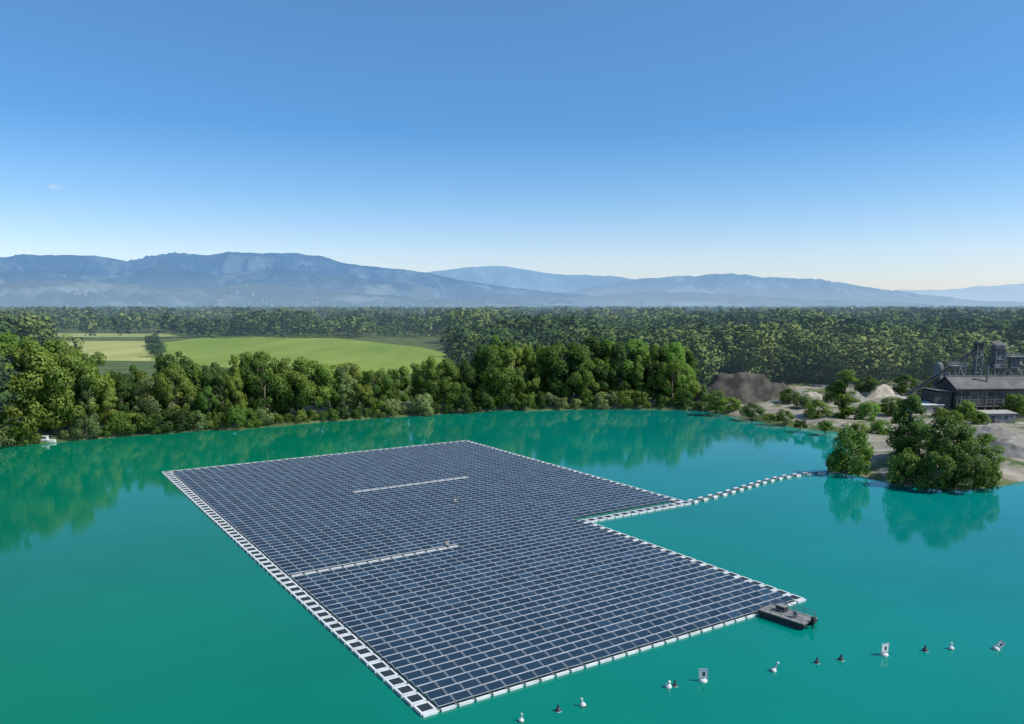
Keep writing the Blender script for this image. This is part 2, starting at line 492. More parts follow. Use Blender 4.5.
L5 = [(-400, 304), (-200, 290), (-60, 286), (20, 283), (70, 280), (120, 284), (190, 288), (260, 284), (310, 288), (360, 293), (430, 298), (520, 303), (580, 306)]
L6 = [(480, 306), (540, 300), (600, 295), (650, 291), (700, 293), (760, 296), (830, 299), (900, 303), (960, 306)]
L7 = [(-450, 300), (-200, 278), (-80, 272), (0, 274), (60, 268), (110, 275), (160, 266), (220, 274), (280, 268), (330, 276), (380, 280), (450, 290), (540, 298), (640, 305)]
DK, LT = (0.030, 0.056, 0.058), (0.20, 0.235, 0.20)
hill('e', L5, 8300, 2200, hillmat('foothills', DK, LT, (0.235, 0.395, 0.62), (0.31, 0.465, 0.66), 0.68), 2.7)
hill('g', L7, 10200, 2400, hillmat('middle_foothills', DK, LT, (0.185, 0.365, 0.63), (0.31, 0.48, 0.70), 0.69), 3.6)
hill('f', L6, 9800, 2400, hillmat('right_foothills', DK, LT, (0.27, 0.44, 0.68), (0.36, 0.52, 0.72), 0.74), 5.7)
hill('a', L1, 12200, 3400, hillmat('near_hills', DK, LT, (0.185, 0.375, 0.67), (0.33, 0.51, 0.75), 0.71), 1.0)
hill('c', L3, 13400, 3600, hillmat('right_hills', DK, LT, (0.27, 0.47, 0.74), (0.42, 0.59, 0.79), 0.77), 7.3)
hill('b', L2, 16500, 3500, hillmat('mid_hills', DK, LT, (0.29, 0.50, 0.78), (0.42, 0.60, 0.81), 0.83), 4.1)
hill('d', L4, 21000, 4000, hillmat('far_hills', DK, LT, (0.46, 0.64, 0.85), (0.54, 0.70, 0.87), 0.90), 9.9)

# villages at the foot of the hills
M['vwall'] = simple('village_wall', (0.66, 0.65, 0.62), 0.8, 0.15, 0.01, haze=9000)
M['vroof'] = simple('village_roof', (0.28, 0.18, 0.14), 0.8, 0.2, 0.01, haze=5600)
b = MB()
for key, cnt, smax in (('e', 700, 0.55), ('f', 220, 0.5), ('g', 120, 0.3)):
    V, cols, S = hill_surface[key]
    for q in range(cnt):
        i = random.randrange(len(cols))
        if noise.noise(Vector((cols[i] * 0.03, 3.3, 0))) < 0.0: continue
        j = random.randrange(2, max(3, int(smax / 1.4 * len(S))))
        if not (-100 < cols[i] < 1100): continue
        x, y, z = V[i, j]; x += random.uniform(-15, 15)
        w, d, h = random.uniform(7, 14), random.uniform(8, 12), random.uniform(3.5, 6)
        b.box((x, y, z + h / 2 - 1), (w, d, h + 6), mi=0)
        zt = z + h + 2
        b.add([(x - w / 2 - 1, y - d / 2 - 1, zt), (x + w / 2 + 1, y - d / 2 - 1, zt), (x + w / 2 + 1, y + d / 2 + 1, zt), (x - w / 2 - 1, y + d / 2 + 1, zt),
               (x - w / 2, y, zt + 4), (x + w / 2, y, zt + 4)], [(0, 1, 5, 4), (2, 3, 4, 5), (1, 2, 5), (3, 0, 4)], 1)
o = b.build('distant_village', [M['vwall'], M['vroof']])
tag(o, 'scattered pale houses of far villages at the foot of the blue hills', 'village', kind='stuff')

# ------------------------------------------------------------------ trees
def leaf_cloud(lobes, n, size, r, h):
    C = np.array([l[0] for l in lobes]); R = np.array([l[1] for l in lobes])
    w = R[:, 0] ** 2; w /= w.sum()
    k = r.choice(len(lobes), n, p=w)
    d = r.normal(size=(n, 3)); d /= np.linalg.norm(d, axis=1)[:, None]
    rad = 0.5 + 0.6 * np.sqrt(r.random((n, 1)))
    p = C[k] + d * R[k] * rad
    nr = d + r.normal(size=(n, 3)) * 0.5 + np.array([0, 0, 0.3])
    nr /= np.linalg.norm(nr, axis=1)[:, None]
    t = np.cross(nr, r.normal(size=(n, 3))); t /= np.linalg.norm(t, axis=1)[:, None]
    bb = np.cross(nr, t)
    s = size * (0.6 + 0.8 * r.random((n, 1)))
    q = 0.5 + 0.3 * r.random((n, 1))
    V = np.stack([p + t * s, p + bb * s * q, p - t * s, p - bb * s * q], 1)
    o = p - np.array([0, 0, h * 0.42]); o /= (np.linalg.norm(o, axis=1)[:, None] + 1e-6)
    Nn = d * 0.5 + o * 0.55 + nr * 0.35; Nn /= np.linalg.norm(Nn, axis=1)[:, None]
    flip = (np.sum(Nn * nr, 1) < 0)
    V[flip] = V[flip][:, ::-1]
    ok = p[:, 2] > 0.1
    return V[ok], Nn[ok]
def make_lobes(kind, r):
    L = []
    if kind == 'broad':
        h, w, n, lr, z0, z1, c, hh = 18, 12.5, 40, 1.65, 0.12, 0.93, 0.44, 0.58
    elif kind == 'oval':
        h, w, n, lr, z0, z1, c, hh = 21, 8.0, 42, 1.3, 0.10, 0.96, 0.38, 0.64
    elif kind == 'spreading':
        h, w, n, lr, z0, z1, c, hh = 16, 14, 34, 1.55, 0.2, 0.90, 0.55, 0.5
    elif kind == 'columnar':
        h, w, n, lr, z0, z1, c, hh = 22, 5.5, 30, 1.2, 0.05, 0.95, 0.38, 0.66
    else:
        h, w, n, lr, z0, z1, c, hh = 6, 8, 24, 1.1, 0.08, 0.82, 0.15, 0.80
    for k in range(n):
        zt = z0 + (z1 - z0) * (k + r.random()) / n
        pr = math.sqrt(max(0.06, 1 - ((zt - c) / hh) ** 2))
        a = r.random() * 2 * PI
        rr = max(0, w / 2 * pr - lr * 0.7) * (0.4 + 0.7 * r.random())
        q = lr * (0.55 + 0.8 * r.random()) * (0.6 + 0.4 * pr)
        L.append(((rr * math.cos(a), rr * math.sin(a), zt * h), (q, q * (0.8 + 0.4 * r.random()), q * (0.8 + 0.35 * r.random()))))
    return L, h, w
KINDS = ['broad', 'oval', 'spreading', 'columnar', 'shrub']
NL = {'broad': 9000, 'oval': 8000, 'spreading': 8000, 'columnar': 4600, 'shrub': 3200}
SZ = {'broad': 0.265, 'oval': 0.24, 'spreading': 0.265, 'columnar': 0.25, 'shrub': 0.21}
TPL = {}
for kd in KINDS:
    TPL[kd] = []
    for v in range(5 if kd in ('broad', 'oval', 'spreading') else 3):
        r = np.random.default_rng(100 + 17 * v + KINDS.index(kd))
        L, h, w = make_lobes(kd, r)
        V, Nn = leaf_cloud(L, NL[kd], SZ[kd], r, h)
        top = V[:, :, 2].max()
        cm = quads_mesh('crown', V, M['leaf'], None, Nn)
        tb = MB()
        if kd == 'shrub':
            for q in range(5):
                l = L[random.randrange(len(L))][0]
                tb.tube((0.15 * math.cos(q), 0.15 * math.sin(q), -1.5), (l[0] * 0.8, l[1] * 0.8, l[2]), 0.10, 0.03, 6)
        else:
            pts = [(0, 0, -1.5), (0.15, 0.1, h * 0.25), (-0.1, 0.2, h * 0.5), (0.05, 0, h * 0.82)]
            rd = [0.42, 0.33, 0.22, 0.06]
            for q in range(3): tb.tube(pts[q], pts[q + 1], rd[q], rd[q + 1], 8)
            for l in L[3::3]:
                c = l[0]; zz = c[2] * 0.7
                tb.tube((0, 0.1, zz), (c[0] * 0.9, c[1] * 0.9, c[2]), 0.13, 0.03, 5)
        to = tb.build('trunk', M['bark'], smooth=True)
        tm = to.data; bpy.data.objects.remove(to)
        TPL[kd].append((cm, tm, V, top, w, Nn))
CNAMES = {'dark green': (0.060, 0.112, 0.028), 'mid green': (0.108, 0.178, 0.038), 'olive green': (0.160, 0.215, 0.048),
          'silvery green': (0.178, 0.228, 0.100), 'fresh green': (0.128, 0.220, 0.042)}
def tree(x, y, zb, h, kind, colour, label, group=None, wid=None, name=None, cat=None):
    cm, tm, V, top, w, Nn = random.choice(TPL[kind])
    root = empty(name or ('shrub' if kind == 'shrub' else 'tree'), (x, y, zb), random.uniform(0, 2 * PI))
    s = h / top
    sw = (wid / w) if wid else s * random.uniform(0.8, 1.1)
    root.scale = (sw, sw, s)
    t = bpy.data.objects.new('stem' if kind == 'shrub' else 'trunk', tm); COL.objects.link(t); t.parent = root
    c = bpy.data.objects.new('crown', cm); COL.objects.link(c); c.parent = root
    k = CNAMES[colour]; j = random.uniform(0.85, 1.25)
    c.color = (k[0] * j * random.uniform(0.88, 1.08), k[1] * j, k[2] * j, 1)
    tag(root, label, cat or ('shrub' if kind == 'shrub' else 'tree'), group)
    return root
ORD = ['first', 'second', 'third', 'fourth', 'fifth', 'sixth', 'seventh', 'eighth', 'ninth', 'tenth', 'eleventh', 'twelfth', 'thirteenth', 'fourteenth',
       'fifteenth', 'sixteenth', 'seventeenth', 'eighteenth', 'nineteenth', 'twentieth']
def ordn(k):
    if k < 20: return ORD[k]
    tens = {2: 'twenty', 3: 'thirty', 4: 'forty', 5: 'fifty'}; t, u = divmod(k + 1, 10)
    return {2: 'twentieth', 3: 'thirtieth', 4: 'fortieth', 5: 'fiftieth'}[t] if u == 0 else tens[t] + '-' + ORD[u - 1]
TOPS = [(-20, 342), (0, 336), (25, 346), (45, 338), (70, 352), (100, 364), (130, 368), (150, 362), (170, 357), (190, 354), (215, 366), (240, 360), (268, 343), (290, 359),
        (310, 354), (330, 362), (350, 357), (370, 364), (390, 358), (410, 366), (430, 361), (450, 366), (470, 355), (490, 348), (510, 335), (530, 348), (550, 335),
        (570, 345), (590, 351), (610, 337), (630, 348), (650, 350), (665, 340), (682, 353), (700, 374), (716, 385)]
fx = []
x = -6.0
while x < 712:
    fx.append(x); x += random.uniform(12, 21)
SHN = {'broad': 'round', 'oval': 'oval', 'spreading': 'spreading', 'columnar': 'narrow'}
def shorey(px): return interp(shore_px[:16], px)
for k, px in enumerate(fx):
    p = gp(px, shorey(px))
    dirv = Vector((p.x, p.y, 0)).normalized()
    q = p + dirv * random.uniform(4.5, 8)
    yt = interp(TOPS, px) + random.choice((-7, 0, 6, 14, 22, 30))
    h = max(5, zat(yt, q.y) - 0.9)
    kd = random.choices(['broad', 'oval', 'spreading', 'columnar'], [3.5, 5, 1.2, 0.9])[0]
    cl = random.choices(['dark green', 'mid green', 'olive green', 'silvery green'], [1.8, 5, 3, 1.8])[0]
    size = 'tall' if h > 18 else ('mid-height' if h > 13 else 'short')
    side = ordn(k) + ' from left' if k < len(fx) // 2 else ordn(len(fx) - 1 - k) + ' from right'
    tree(q.x, q.y, 0.9, h, kd, cl, f'{size} {cl} {SHN[kd]} tree, front row of far bank, {side}', 'front row trees on the far bank')
def region(px): return 'left' if px < 230 else ('middle' if px < 460 else 'right')
RG = {'left': 'tree crown showing just behind the front row at the left of the far bank',
      'middle': 'tree crown between the front row and the green meadow',
      'right': 'tree crown just behind the front row, right of the green meadow'}
for row, (d0, d1, st) in enumerate(((12, 18, 16), (20, 30, 17))):
    x = -8.0 + 7 * row
    while x < 705:
        px = x; x += random.uniform(st - 4, st + 4)
        if row == 1 and 100 < px < 450: continue
        p = gp(px, shorey(px)); dirv = Vector((p.x, p.y, 0)).normalized()
        q = p + dirv * random.uniform(d0, d1)
        yt = interp(TOPS, px) + random.uniform(-8, 12) - 2 * row
        h = max(6, zat(yt, q.y) - GZ)
        tree(q.x, q.y, GZ, h, random.choice(['broad', 'oval', 'oval', 'spreading']), random.choice(['dark green', 'mid green', 'mid green', 'olive green', 'fresh green']),
             RG[region(px)], 'second row trees, ' + region(px) + ' of the far bank')
SG = {'left': 'low leafy shrub over the water below the trees at the left of the far bank',
      'middle': 'low leafy shrub at the waterline below the trees in front of the meadow',
      'right': 'low leafy shrub at the waterline right of the meadow, below the bank trees'}
x = -5.0
while x < 712:
    px = x; x += random.uniform(8, 15)
    if 34 < px < 58: continue
    p = gp(px, shorey(px)); dirv = Vector((p.x, p.y, 0)).normalized()
    q = p + dirv * random.uniform(1.0, 3.2)
    tree(q.x, q.y, 0.15, random.uniform(2.5, 7.5), 'shrub', random.choice(['olive green', 'silvery green', 'mid green', 'dark green']), SG[region(px)], 'waterline shrubs, ' + region(px) + ' of the far bank')

# trees and shrubs of the peninsula and the gravel works
PT = [(852, 472, 424, 'shrub', 44, 'mid green', 'round mid green bush at the peninsula tip beside the float line'),
      (833, 468, 452, 'shrub', 14, 'silvery green', 'pale low shrub at the water left of the round tip bush'),
      (905, 466, 393, 'oval', 42, 'dark green', 'tallest dark tree of the peninsula, pointed crown, left of the broad clump'),
      (918, 472, 422, 'broad', 44, 'dark green', 'broad dark tree right of the tallest peninsula tree'),
      (946, 480, 415, 'broad', 60, 'dark green', 'biggest broad tree in the middle of the peninsula clump'),
      (975, 478, 432, 'broad', 46, 'mid green', 'lower green tree at the right end of the peninsula clump'),
      (903, 483, 448, 'shrub', 38, 'mid green', 'low shrub over the water at the left of the peninsula clump'),
      (934, 487, 450, 'shrub', 46, 'dark green', 'dark shrub over the water below the biggest peninsula tree'),
      (964, 488, 452, 'shrub', 44, 'dark green', 'dark shrub over the water below the right peninsula trees'),
      (988, 487, 456, 'shrub', 28, 'mid green', 'rightmost small shrub at the end of the peninsula'),
      (843, 418, 369, 'columnar', 30, 'fresh green', 'slim bright green poplar standing alone in front of the pale heaps'),
      (817, 419, 398, 'shrub', 28, 'olive green', 'round olive bush just left of the slim poplar'),
      (785, 421, 409, 'shrub', 20, 'mid green', 'small bush on the sandy bank right of the dark gravel heaps'),
      (752, 416, 402, 'shrub', 24, 'dark green', 'dark bush on the bank below the larger dark gravel heap'),
      (730, 409, 396, 'shrub', 26, 'olive green', 'leftmost olive bush on the sandy bank by the wood'),
      (868, 420, 401, 'shrub', 26, 'fresh green', 'bright green bush right of the slim poplar'),
      (890, 416, 397, 'broad', 26, 'mid green', 'small tree between the poplar and the pale-roofed shed'),
      (926, 402, 376, 'oval', 24, 'dark green', 'small dark tree directly left of the round silo'),
      (805, 409, 394, 'shrub', 24, 'silvery green', 'silvery bush behind the round olive bush near the poplar'),
      (770, 420, 413, 'shrub', 14, 'olive green', 'tiny olive bush at the bank edge below the smaller dark heap'),
      (800, 427, 419, 'shrub', 16, 'dark green', 'tiny dark bush at the bank edge left of the inlet'),
      (826, 430, 420, 'shrub', 18, 'mid green', 'small bush at the water corner of the sandy bank'),
      (858, 434, 422, 'shrub', 24, 'olive green', 'olive bush on the sand directly in front of the slim poplar'),
      (880, 434, 419, 'shrub', 26, 'mid green', 'mid green bush on open sand right of the olive bush below the poplar'),
      (899, 424, 411, 'shrub', 20, 'olive green', 'small olive bush before the small tree by the sheds'),
      (952, 424, 409, 'shrub', 24, 'mid green', 'small bush at the left front corner of the plant building'),
      (716, 411, 390, 'broad', 24, 'mid green', 'small green tree at the corner where wood meets sandy bank'),
      (980, 424, 411, 'shrub', 22, 'olive green', 'olive bush left of the grey container shed'),
      (905, 396, 374, 'broad', 26, 'dark green', 'dark tree behind the pale sand heap, left of the conveyor foot'),
      (1014, 417, 393, 'broad', 28, 'mid green', 'green tree before the plant building at the right photo edge'),
      (833, 402, 385, 'shrub', 26, 'dark green', 'dark bush at the edge of the wood just left of the poplar top'),
      (965, 420, 400, 'broad', 22, 'fresh green', 'small bright tree before the left half of the plant building'),
      (790, 405, 388, 'broad', 24, 'mid green', 'small tree directly right of the smaller dark gravel heap'),
      (990, 450, 436, 'shrub', 26, 'dark green', 'dark bush on the slope left of the grey heap at the photo edge'),
      (866, 397, 376, 'broad', 26, 'dark green', 'dark tree at the wood edge behind the low grey heap'),
      (940, 420, 407, 'shrub', 20, 'olive green', 'olive bush in front of the pale-roofed shed')]
for px, by, ty, kd, wpx, cl, lab in PT:
    zb = 0.7 if by > 445 else GZ
    p = gp(px, by, zb)
    tree(p.x, p.y, zb - 0.3, zat(ty, p.y) - zb + 0.3, kd, cl, lab, None, wpx / (F / p.y))

# far woods
def scatter(name, groups, label, r, mat):
    out = []; tn = []; nn = []
    for trees, m in groups:
        cache = []
        for kd in ('broad', 'oval', 'spreading', 'broad'):
            for cm, tm, V, top, w, Nn in TPL[kd]:
                for rep in range(2):
                    pr = np.clip(V[:, :, 2].mean(1) / top, 0.15, 1); pr /= pr.sum()
                    sel = r.choice(len(V), m, replace=False, p=pr)
                    A = V[sel]; c = A.mean(1, keepdims=True)
                    cache.append(((A - c) * math.sqrt(len(V) / m) * 0.60 + c, top, Nn[sel]))
        for (x, y, z, h, t) in trees:
            A, top, Nn = cache[r.integers(len(cache))]
            a = r.random() * 2 * PI; s = h / top
            c0, s0 = math.cos(a), math.sin(a)
            wd = r.uniform(0.9, 1.9)
            B = np.empty_like(A)
            B[..., 0] = (A[..., 0] * c0 - A[..., 1] * s0) * wd * s + x
            B[..., 1] = (A[..., 0] * s0 + A[..., 1] * c0) * wd * s + y
            B[..., 2] = A[..., 2] * s + z
            Q = np.empty_like(Nn)
            Q[:, 0] = Nn[:, 0] * c0 - Nn[:, 1] * s0; Q[:, 1] = Nn[:, 0] * s0 + Nn[:, 1] * c0; Q[:, 2] = Nn[:, 2]
            out.append(B); tn.append(np.full(len(A), t)); nn.append(Q)
    V = np.concatenate(out); T = np.concatenate(tn); Q = np.concatenate(nn)
    me = quads_mesh(name, V, mat, T, Q)
    o = bpy.data.objects.new(name, me); COL.objects.link(o)
    tag(o, label, 'woodland', kind='stuff')
def ppx(x, y): return 512 + F / CT * x / y
def tintof(x, y):
    return float(np.clip(0.44 + 0.9 * noise.noise(Vector((x * 0.008, y * 0.004, 1))) + random.gauss(0, 0.26), 0, 1))
def hof(x, y, lo, hi):
    return random.uniform(lo, hi) * (1 + 0.8 * noise.noise(Vector((x * 0.012, y * 0.006, 6))))
edge_l, near_l, near_r, mid_l, mid_r, far = [], [], [], [], [], []
y = 232.0
while y < 830:
    st = 9.5 if y < 480 else 13.0
    x = -0.95 * y
    while x < 0.98 * y:
        xx, yy = x + random.uniform(-4.5, 4.5), y + random.uniform(-4.5, 4.5)
        x += st
        k = ppx(xx, yy)
        ok = False
        if k < 42 and yy > 255: ok = True
        elif 455 < k < 716 and yy > gp(k, shorey(k)).y + 34: ok = True
        elif k >= 716 and yy > 338: ok = True
        if not ok: continue
        gapn = noise.noise(Vector((xx * 0.005, yy * 0.009, 21)))
        if yy > 400 and gapn < -0.26: continue
        h = hof(xx, yy, 12, 23)
        if 470 < k < 716 and yy < 420: h = max(h, random.uniform(16, 24))
        if k > 716 and yy < 420: h *= 0.9
        rec = (xx, yy, GZ - 0.5, min(h, 29), tintof(xx, yy))
        if k < 250: (near_l if yy < 430 else mid_l).append(rec)
        else: (near_r if yy < 430 else mid_r).append(rec)
    y += st
# hedge line between the pale field and the meadow, and along the back of the fields
for q in range(70):
    t = q / 69
    a0, a1 = gp(152, 343, GZ), gp(156, 358, GZ)
    if q % 3 == 0: mid_l.append((a0.x * (1 - t) + a1.x * t + random.uniform(-4, 4), a0.y * (1 - t) + a1.y * t, GZ - 0.5, random.uniform(5, 11), tintof(q, q)))
for q in range(110):
    xx = random.uniform(-250, -125); yy = random.uniform(182, 240)
    if ppx(xx, yy) > -28: continue
    edge_l.append((xx, yy, 1.0, random.uniform(15, 24), tintof(xx, yy)))
y = 842.0
while y < 6500:
    st = 14 if y < 1300 else (18 if y < 2500 else 26)
    x = -0.95 * y
    while x < 0.98 * y:
        xx, yy = x + random.uniform(-6, 6), y + random.uniform(-0.02, 0.02) * y * 0.5
        x += st * random.uniform(0.7, 1.3)
        k = ppx(xx, yy)
        gap = noise.noise(Vector((xx * 0.0016, yy * 0.0028, 8)))
        if gap < -0.14 and yy > 1100: continue
        if 40 < k < 175 and 842 < yy < 985: continue
        if 520 < k < 640 and 1050 < yy < 1350: continue
        far.append((xx, yy, GZ - 0.5, min(30, hof(xx, yy, 13, 25)), tintof(xx, yy)))
    y *= 1.032
fa = [t for t in far if t[1] < 1500]; fb = [t for t in far if t[1] >= 1500]
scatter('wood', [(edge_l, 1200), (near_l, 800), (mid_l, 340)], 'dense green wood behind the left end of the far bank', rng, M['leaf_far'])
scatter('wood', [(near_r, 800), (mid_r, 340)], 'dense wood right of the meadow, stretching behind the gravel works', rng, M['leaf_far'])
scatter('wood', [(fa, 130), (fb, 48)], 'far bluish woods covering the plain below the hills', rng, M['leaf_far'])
print('TREES', len(edge_l), len(near_l), len(near_r), len(mid_l), len(mid_r), len(fa), len(fb))

# ------------------------------------------------------------------ floating solar array
cp = {(0, 0): (422, 718), (0, 1): (160, 472), (1, 1): (472, 442), (29 / 42, 0): (805, 600), (1, 21 / 62): (690, 503), (29 / 42, 21 / 62): (588, 524)}
A_, B_ = [], []
for (aa, bb), pxy in cp.items():
    p = gp(*pxy); w = 100.0 / p.y
    A_.append([w, w * aa, w * bb]); B_.append([w * p.x, w * p.y])
sol = np.linalg.lstsq(np.array(A_), np.array(B_), rcond=None)[0]
O2, U2, V2 = sol
ang = math.atan2(U2[1], U2[0])
NA, NB, NP = 42, 62, 82
ul = np.linalg.norm(U2) / NA
ca, sa = math.cos(-ang), math.sin(-ang)
vfull = np.array([ca * V2[0] - sa * V2[1], sa * V2[0] + ca * V2[1]])
vl = vfull / NB; vp = vfull / NP
def cl(i, j, z=0.0): return Vector((i * ul + j * vl[0], j * vl[1], z))
def cq(i, j, z=0.0): return Vector((i * ul + j * vp[0], j * vp[1], z))
def abof(px, py, n=NP):
    p = gp(px, py); s = np.linalg.solve(np.array([U2, V2]).T, np.array([p.x, p.y]) - O2)
    return s[0] * NA, s[1] * n
arr = empty('floating_solar_array', (O2[0], O2[1], 0), ang)
tag(arr, 'large L-shaped floating array of dark blue solar panels with white edge floats on the lake', 'solar array')
TILT = math.radians(12)
RX = Matrix.Rotation(TILT, 3, 'X')
pw_, pd_ = ul * 0.905, vp[1] * 0.66
walk = {}
for q0, q1 in (((290, 578), (446, 550)), ((350, 495), (463, 482))):
    a0, b0 = abof(*q0); a1, b1 = abof(*q1)
    jj = int((b0 + b1) / 2)
    for i in range(max(1, int(round(a0))), int(round(a1)) + 1): walk[(i, jj)] = 1
JT = int(61 / 62 * NP) - 1
JN1 = math.ceil(22 / 62 * NP)
mods, cells = [], []
for i in range(NA):
    for j in range(NB):
        if j < 21 and i > 28: continue
        if i == 0 or i == 41 or (i == 28 and j < 21) or (j == 21 and i >= 28) or j == 61: mods.append((i, j))
    for j in range(NP):
        if i in (0, 41) or j > JT or (i, j) in walk: continue
        if i >= 28 and j < JN1: continue
        cells.append((i, j))
rootM = Matrix.Translation(arr.location) @ Matrix.Rotation(ang, 4, 'Z')
camv = Vector((0, 0, H))
mods.sort(key=lambda c: (rootM @ cl(c[0] + .5, c[1] + .5) - camv).length)
cells.sort(key=lambda c: (rootM @ cq(c[0] + .5, c[1] + .5) - camv).length)
def uvify(me):
    u = me.uv_layers.new(name='UVMap')
    n = len(me.loops)
    u.data.foreach_set('uv', np.tile(np.array([0, 0, 1, 0, 1, 1, 0, 1], dtype=np.float32), n // 4))
def glass_geo(b, c, R=RX):
    b.box(c, (pw_, pd_, 0.03), R)
def frame_geo(b, c, R=RX):
    n = R @ Vector((0, 0, 0.012))
    t, tl = 0.045, 0.05
    for sgn in (-1, 1):
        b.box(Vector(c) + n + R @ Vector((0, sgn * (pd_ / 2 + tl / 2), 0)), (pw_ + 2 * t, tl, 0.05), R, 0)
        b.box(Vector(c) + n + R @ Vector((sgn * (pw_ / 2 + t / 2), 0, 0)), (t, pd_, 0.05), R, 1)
PZ = 0.46
FM = [M['alu'], M['alu_dark']]
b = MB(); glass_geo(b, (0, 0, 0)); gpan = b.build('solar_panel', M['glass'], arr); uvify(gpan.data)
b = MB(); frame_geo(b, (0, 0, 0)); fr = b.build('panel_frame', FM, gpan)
def pos(c):
    v = cq(c[0] + 0.5, c[1] + 0.5); v.z = PZ; return v
def jit():
    return random.gauss(0, 0.012), random.gauss(0, 0.010)
gpan.location = pos(cells[0])
for c in cells[1:100]:
    o = copy_tree(gpan, arr); o.location = pos(c); a, e = jit(); o.rotation_euler = (a, e, 0)
b = MB(); bf = MB()
for c in cells[100:]:
    a, e = jit()
    R = Matrix.Rotation(e, 3, 'Y') @ Matrix.Rotation(TILT + a, 3, 'X')
    glass_geo(b, pos(c), R); frame_geo(bf, pos(c), R)
o = b.build('solar_panel', M['glass'], arr); uvify(o.data); tag(o, kind='stuff')
o = bf.build('panel_frame', FM, arr); tag(o, kind='stuff')
# raised carrier rail behind the high edge of every row
for j in range(1, JT + 2):
    n0, n1 = 1, (28 if j <= JN1 else 41)
    p0, p1 = cq(n0, j - 0.04), cq(n1, j - 0.04)
    b = MB(); b.box((p0 + p1) / 2 + Vector((0, 0, 0.50)), ((p1 - p0).length, 0.10, 0.10))
    b.build('row_rail', M['rail'], arr)
for i in range(1, 42):
    j0, j1 = 0, NB - 1
    if i > 28: j0 = 22
    p0, p1 = cl(i, j0), cl(i, j1)
    d = p1 - p0
    b = MB(); b.box((p0 + p1) / 2 + Vector((0, 0, 0.18)), (0.12, d.length, 0.10), Matrix.Rotation(math.atan2(-d.x, d.y), 3, 'Z'))
    b.build('cross_rail', M['midgrey'], arr)
fw, fd = ul * 0.86, vl[1] * 0.84
ER = 0.19
def ring(b, c):
    e = ER
    for s in (-1, 1):
        b.box(Vector(c) + Vector((s * (fw / 2 - e / 2), 0, 0.13)), (e, fd, 0.30))
        b.box(Vector(c) + Vector((0, s * (fd / 2 - e / 2), 0.12)), (fw - 2 * e, e, 0.28))
    b.box(Vector(c) + Vector((0, fd / 2 + .065, 0.14)), (.3, .13, .12))
def hole_shade_box(b, c):  # dark block filling the float hole, painted shade and no real part
    b.box(Vector(c) + Vector((0, 0, 0.13)), (fw - 2 * ER - .01, fd - 2 * ER - .01, 0.2))
b = MB(); ring(b, (0, 0, 0)); rg = b.build('walkway_float', M['white'], arr)
b = MB(); hole_shade_box(b, (0, 0, 0)); b.build('hole_shade', M['hole_shade'], rg)
def mp_(c): return cl(c[0] + 0.5, c[1] + 0.5)
rg.location = mp_(mods[0])
for c in mods[1:100]:
    o = copy_tree(rg, arr); o.location = mp_(c)
b = MB(); bg_ = MB()
for c in mods[100:]: ring(b, mp_(c)); hole_shade_box(bg_, mp_(c))
o = b.build('walkway_float', M['white'], arr); tag(o, kind='stuff')
o = bg_.build('hole_shade', M['hole_shade'], arr); tag(o, kind='stuff')
b = MB(); b.box((0, 0, 0.12), (ul * 0.80, 0.22, 0.24)); b.box((ul * .45, 0, .12), (ul * .10, .08, .08)); ef = b.build('edge_float', M['white'], arr)
for i in range(0, 29):
    o = ef if i == 0 else copy_tree(ef, arr)
    o.location = cl(i + 0.5, -0.04)
b = MB(); b.box((0, 0, 0.42), (ul * 0.86, 0.34, 0.12)); wb = b.build('walkway_board', M['offwhite'], arr)
for k, c in enumerate(sorted(walk)):
    o = wb if k == 0 else copy_tree(wb, arr)
    o.location = cq(c[0] + .5, c[1] + .5); o.rotation_euler = (0, 0, random.gauss(0, .02))
for (px, py) in ((447, 549), (455, 505)):
    a_, b_ = abof(px, py, NB); v = cl(a_, b_)
    b = MB(); b.box(v + Vector((0, 0, 0.82)), (0.6, 0.35, 0.40)); o = b.build('inverter_cabinet', M['midgrey'], arr)
    b = MB(); b.box(v + Vector((0, 0, 1.04)), (0.7, 0.45, 0.04)); b.box(v + Vector((0, -0.185, 0.82)), (0.45, 0.015, 0.3)); b.build('cabinet_lid', M['concrete'], o)

# ------------------------------------------------------------------ float line to the shore
lp = [(690, 503), (706, 499), (722, 495), (742, 489), (762, 483), (782, 478), (800, 475.5), (818, 474), (838, 472.5)]
W3 = [gp(x, y) for x, y in lp]
seg = [0]
for q in range(1, len(W3)): seg.append(seg[-1] + (W3[q] - W3[q - 1]).length)
def online(s):
    for q in range(1, len(seg)):
        if s <= seg[q] or q == len(seg) - 1:
            t = (s - seg[q - 1]) / (seg[q] - seg[q - 1]); return W3[q - 1].lerp(W3[q], t), (W3[q] - W3[q - 1]).normalized()
root = empty('float_line', W3[0])
tag(root, 'curved line of white floats carrying the cable from the array to the peninsula', 'float line')
proto = None
s = 0.8
while s < seg[-1]:
    p, d = online(s)
    if proto is None:
        b = MB()
        for sg in (-1, 1): b.box((0, sg * 0.60, 0.18), (1.15, 0.42, 0.42))
        b.box((0, 0, 0.20), (0.3, 0.78, 0.10))
        proto = b.build('float', M['white'], root); o = proto
    else: o = copy_tree(proto, root)
    o.location = p - W3[0]; o.rotation_euler = (0, 0, math.atan2(d.y, d.x) + random.gauss(0, .07))
    s += 2.9
b = MB()
for q in range(60):
    p0, d0 = online(seg[-1] * q / 60); p1, d1 = online(seg[-1] * (q + 1) / 60)
    b.tube(p0 - W3[0] + Vector((0, 0, 0.34)), p1 - W3[0] + Vector((0, 0, 0.34)), 0.09, n=6)
b.build('cable', M['dark'], root)

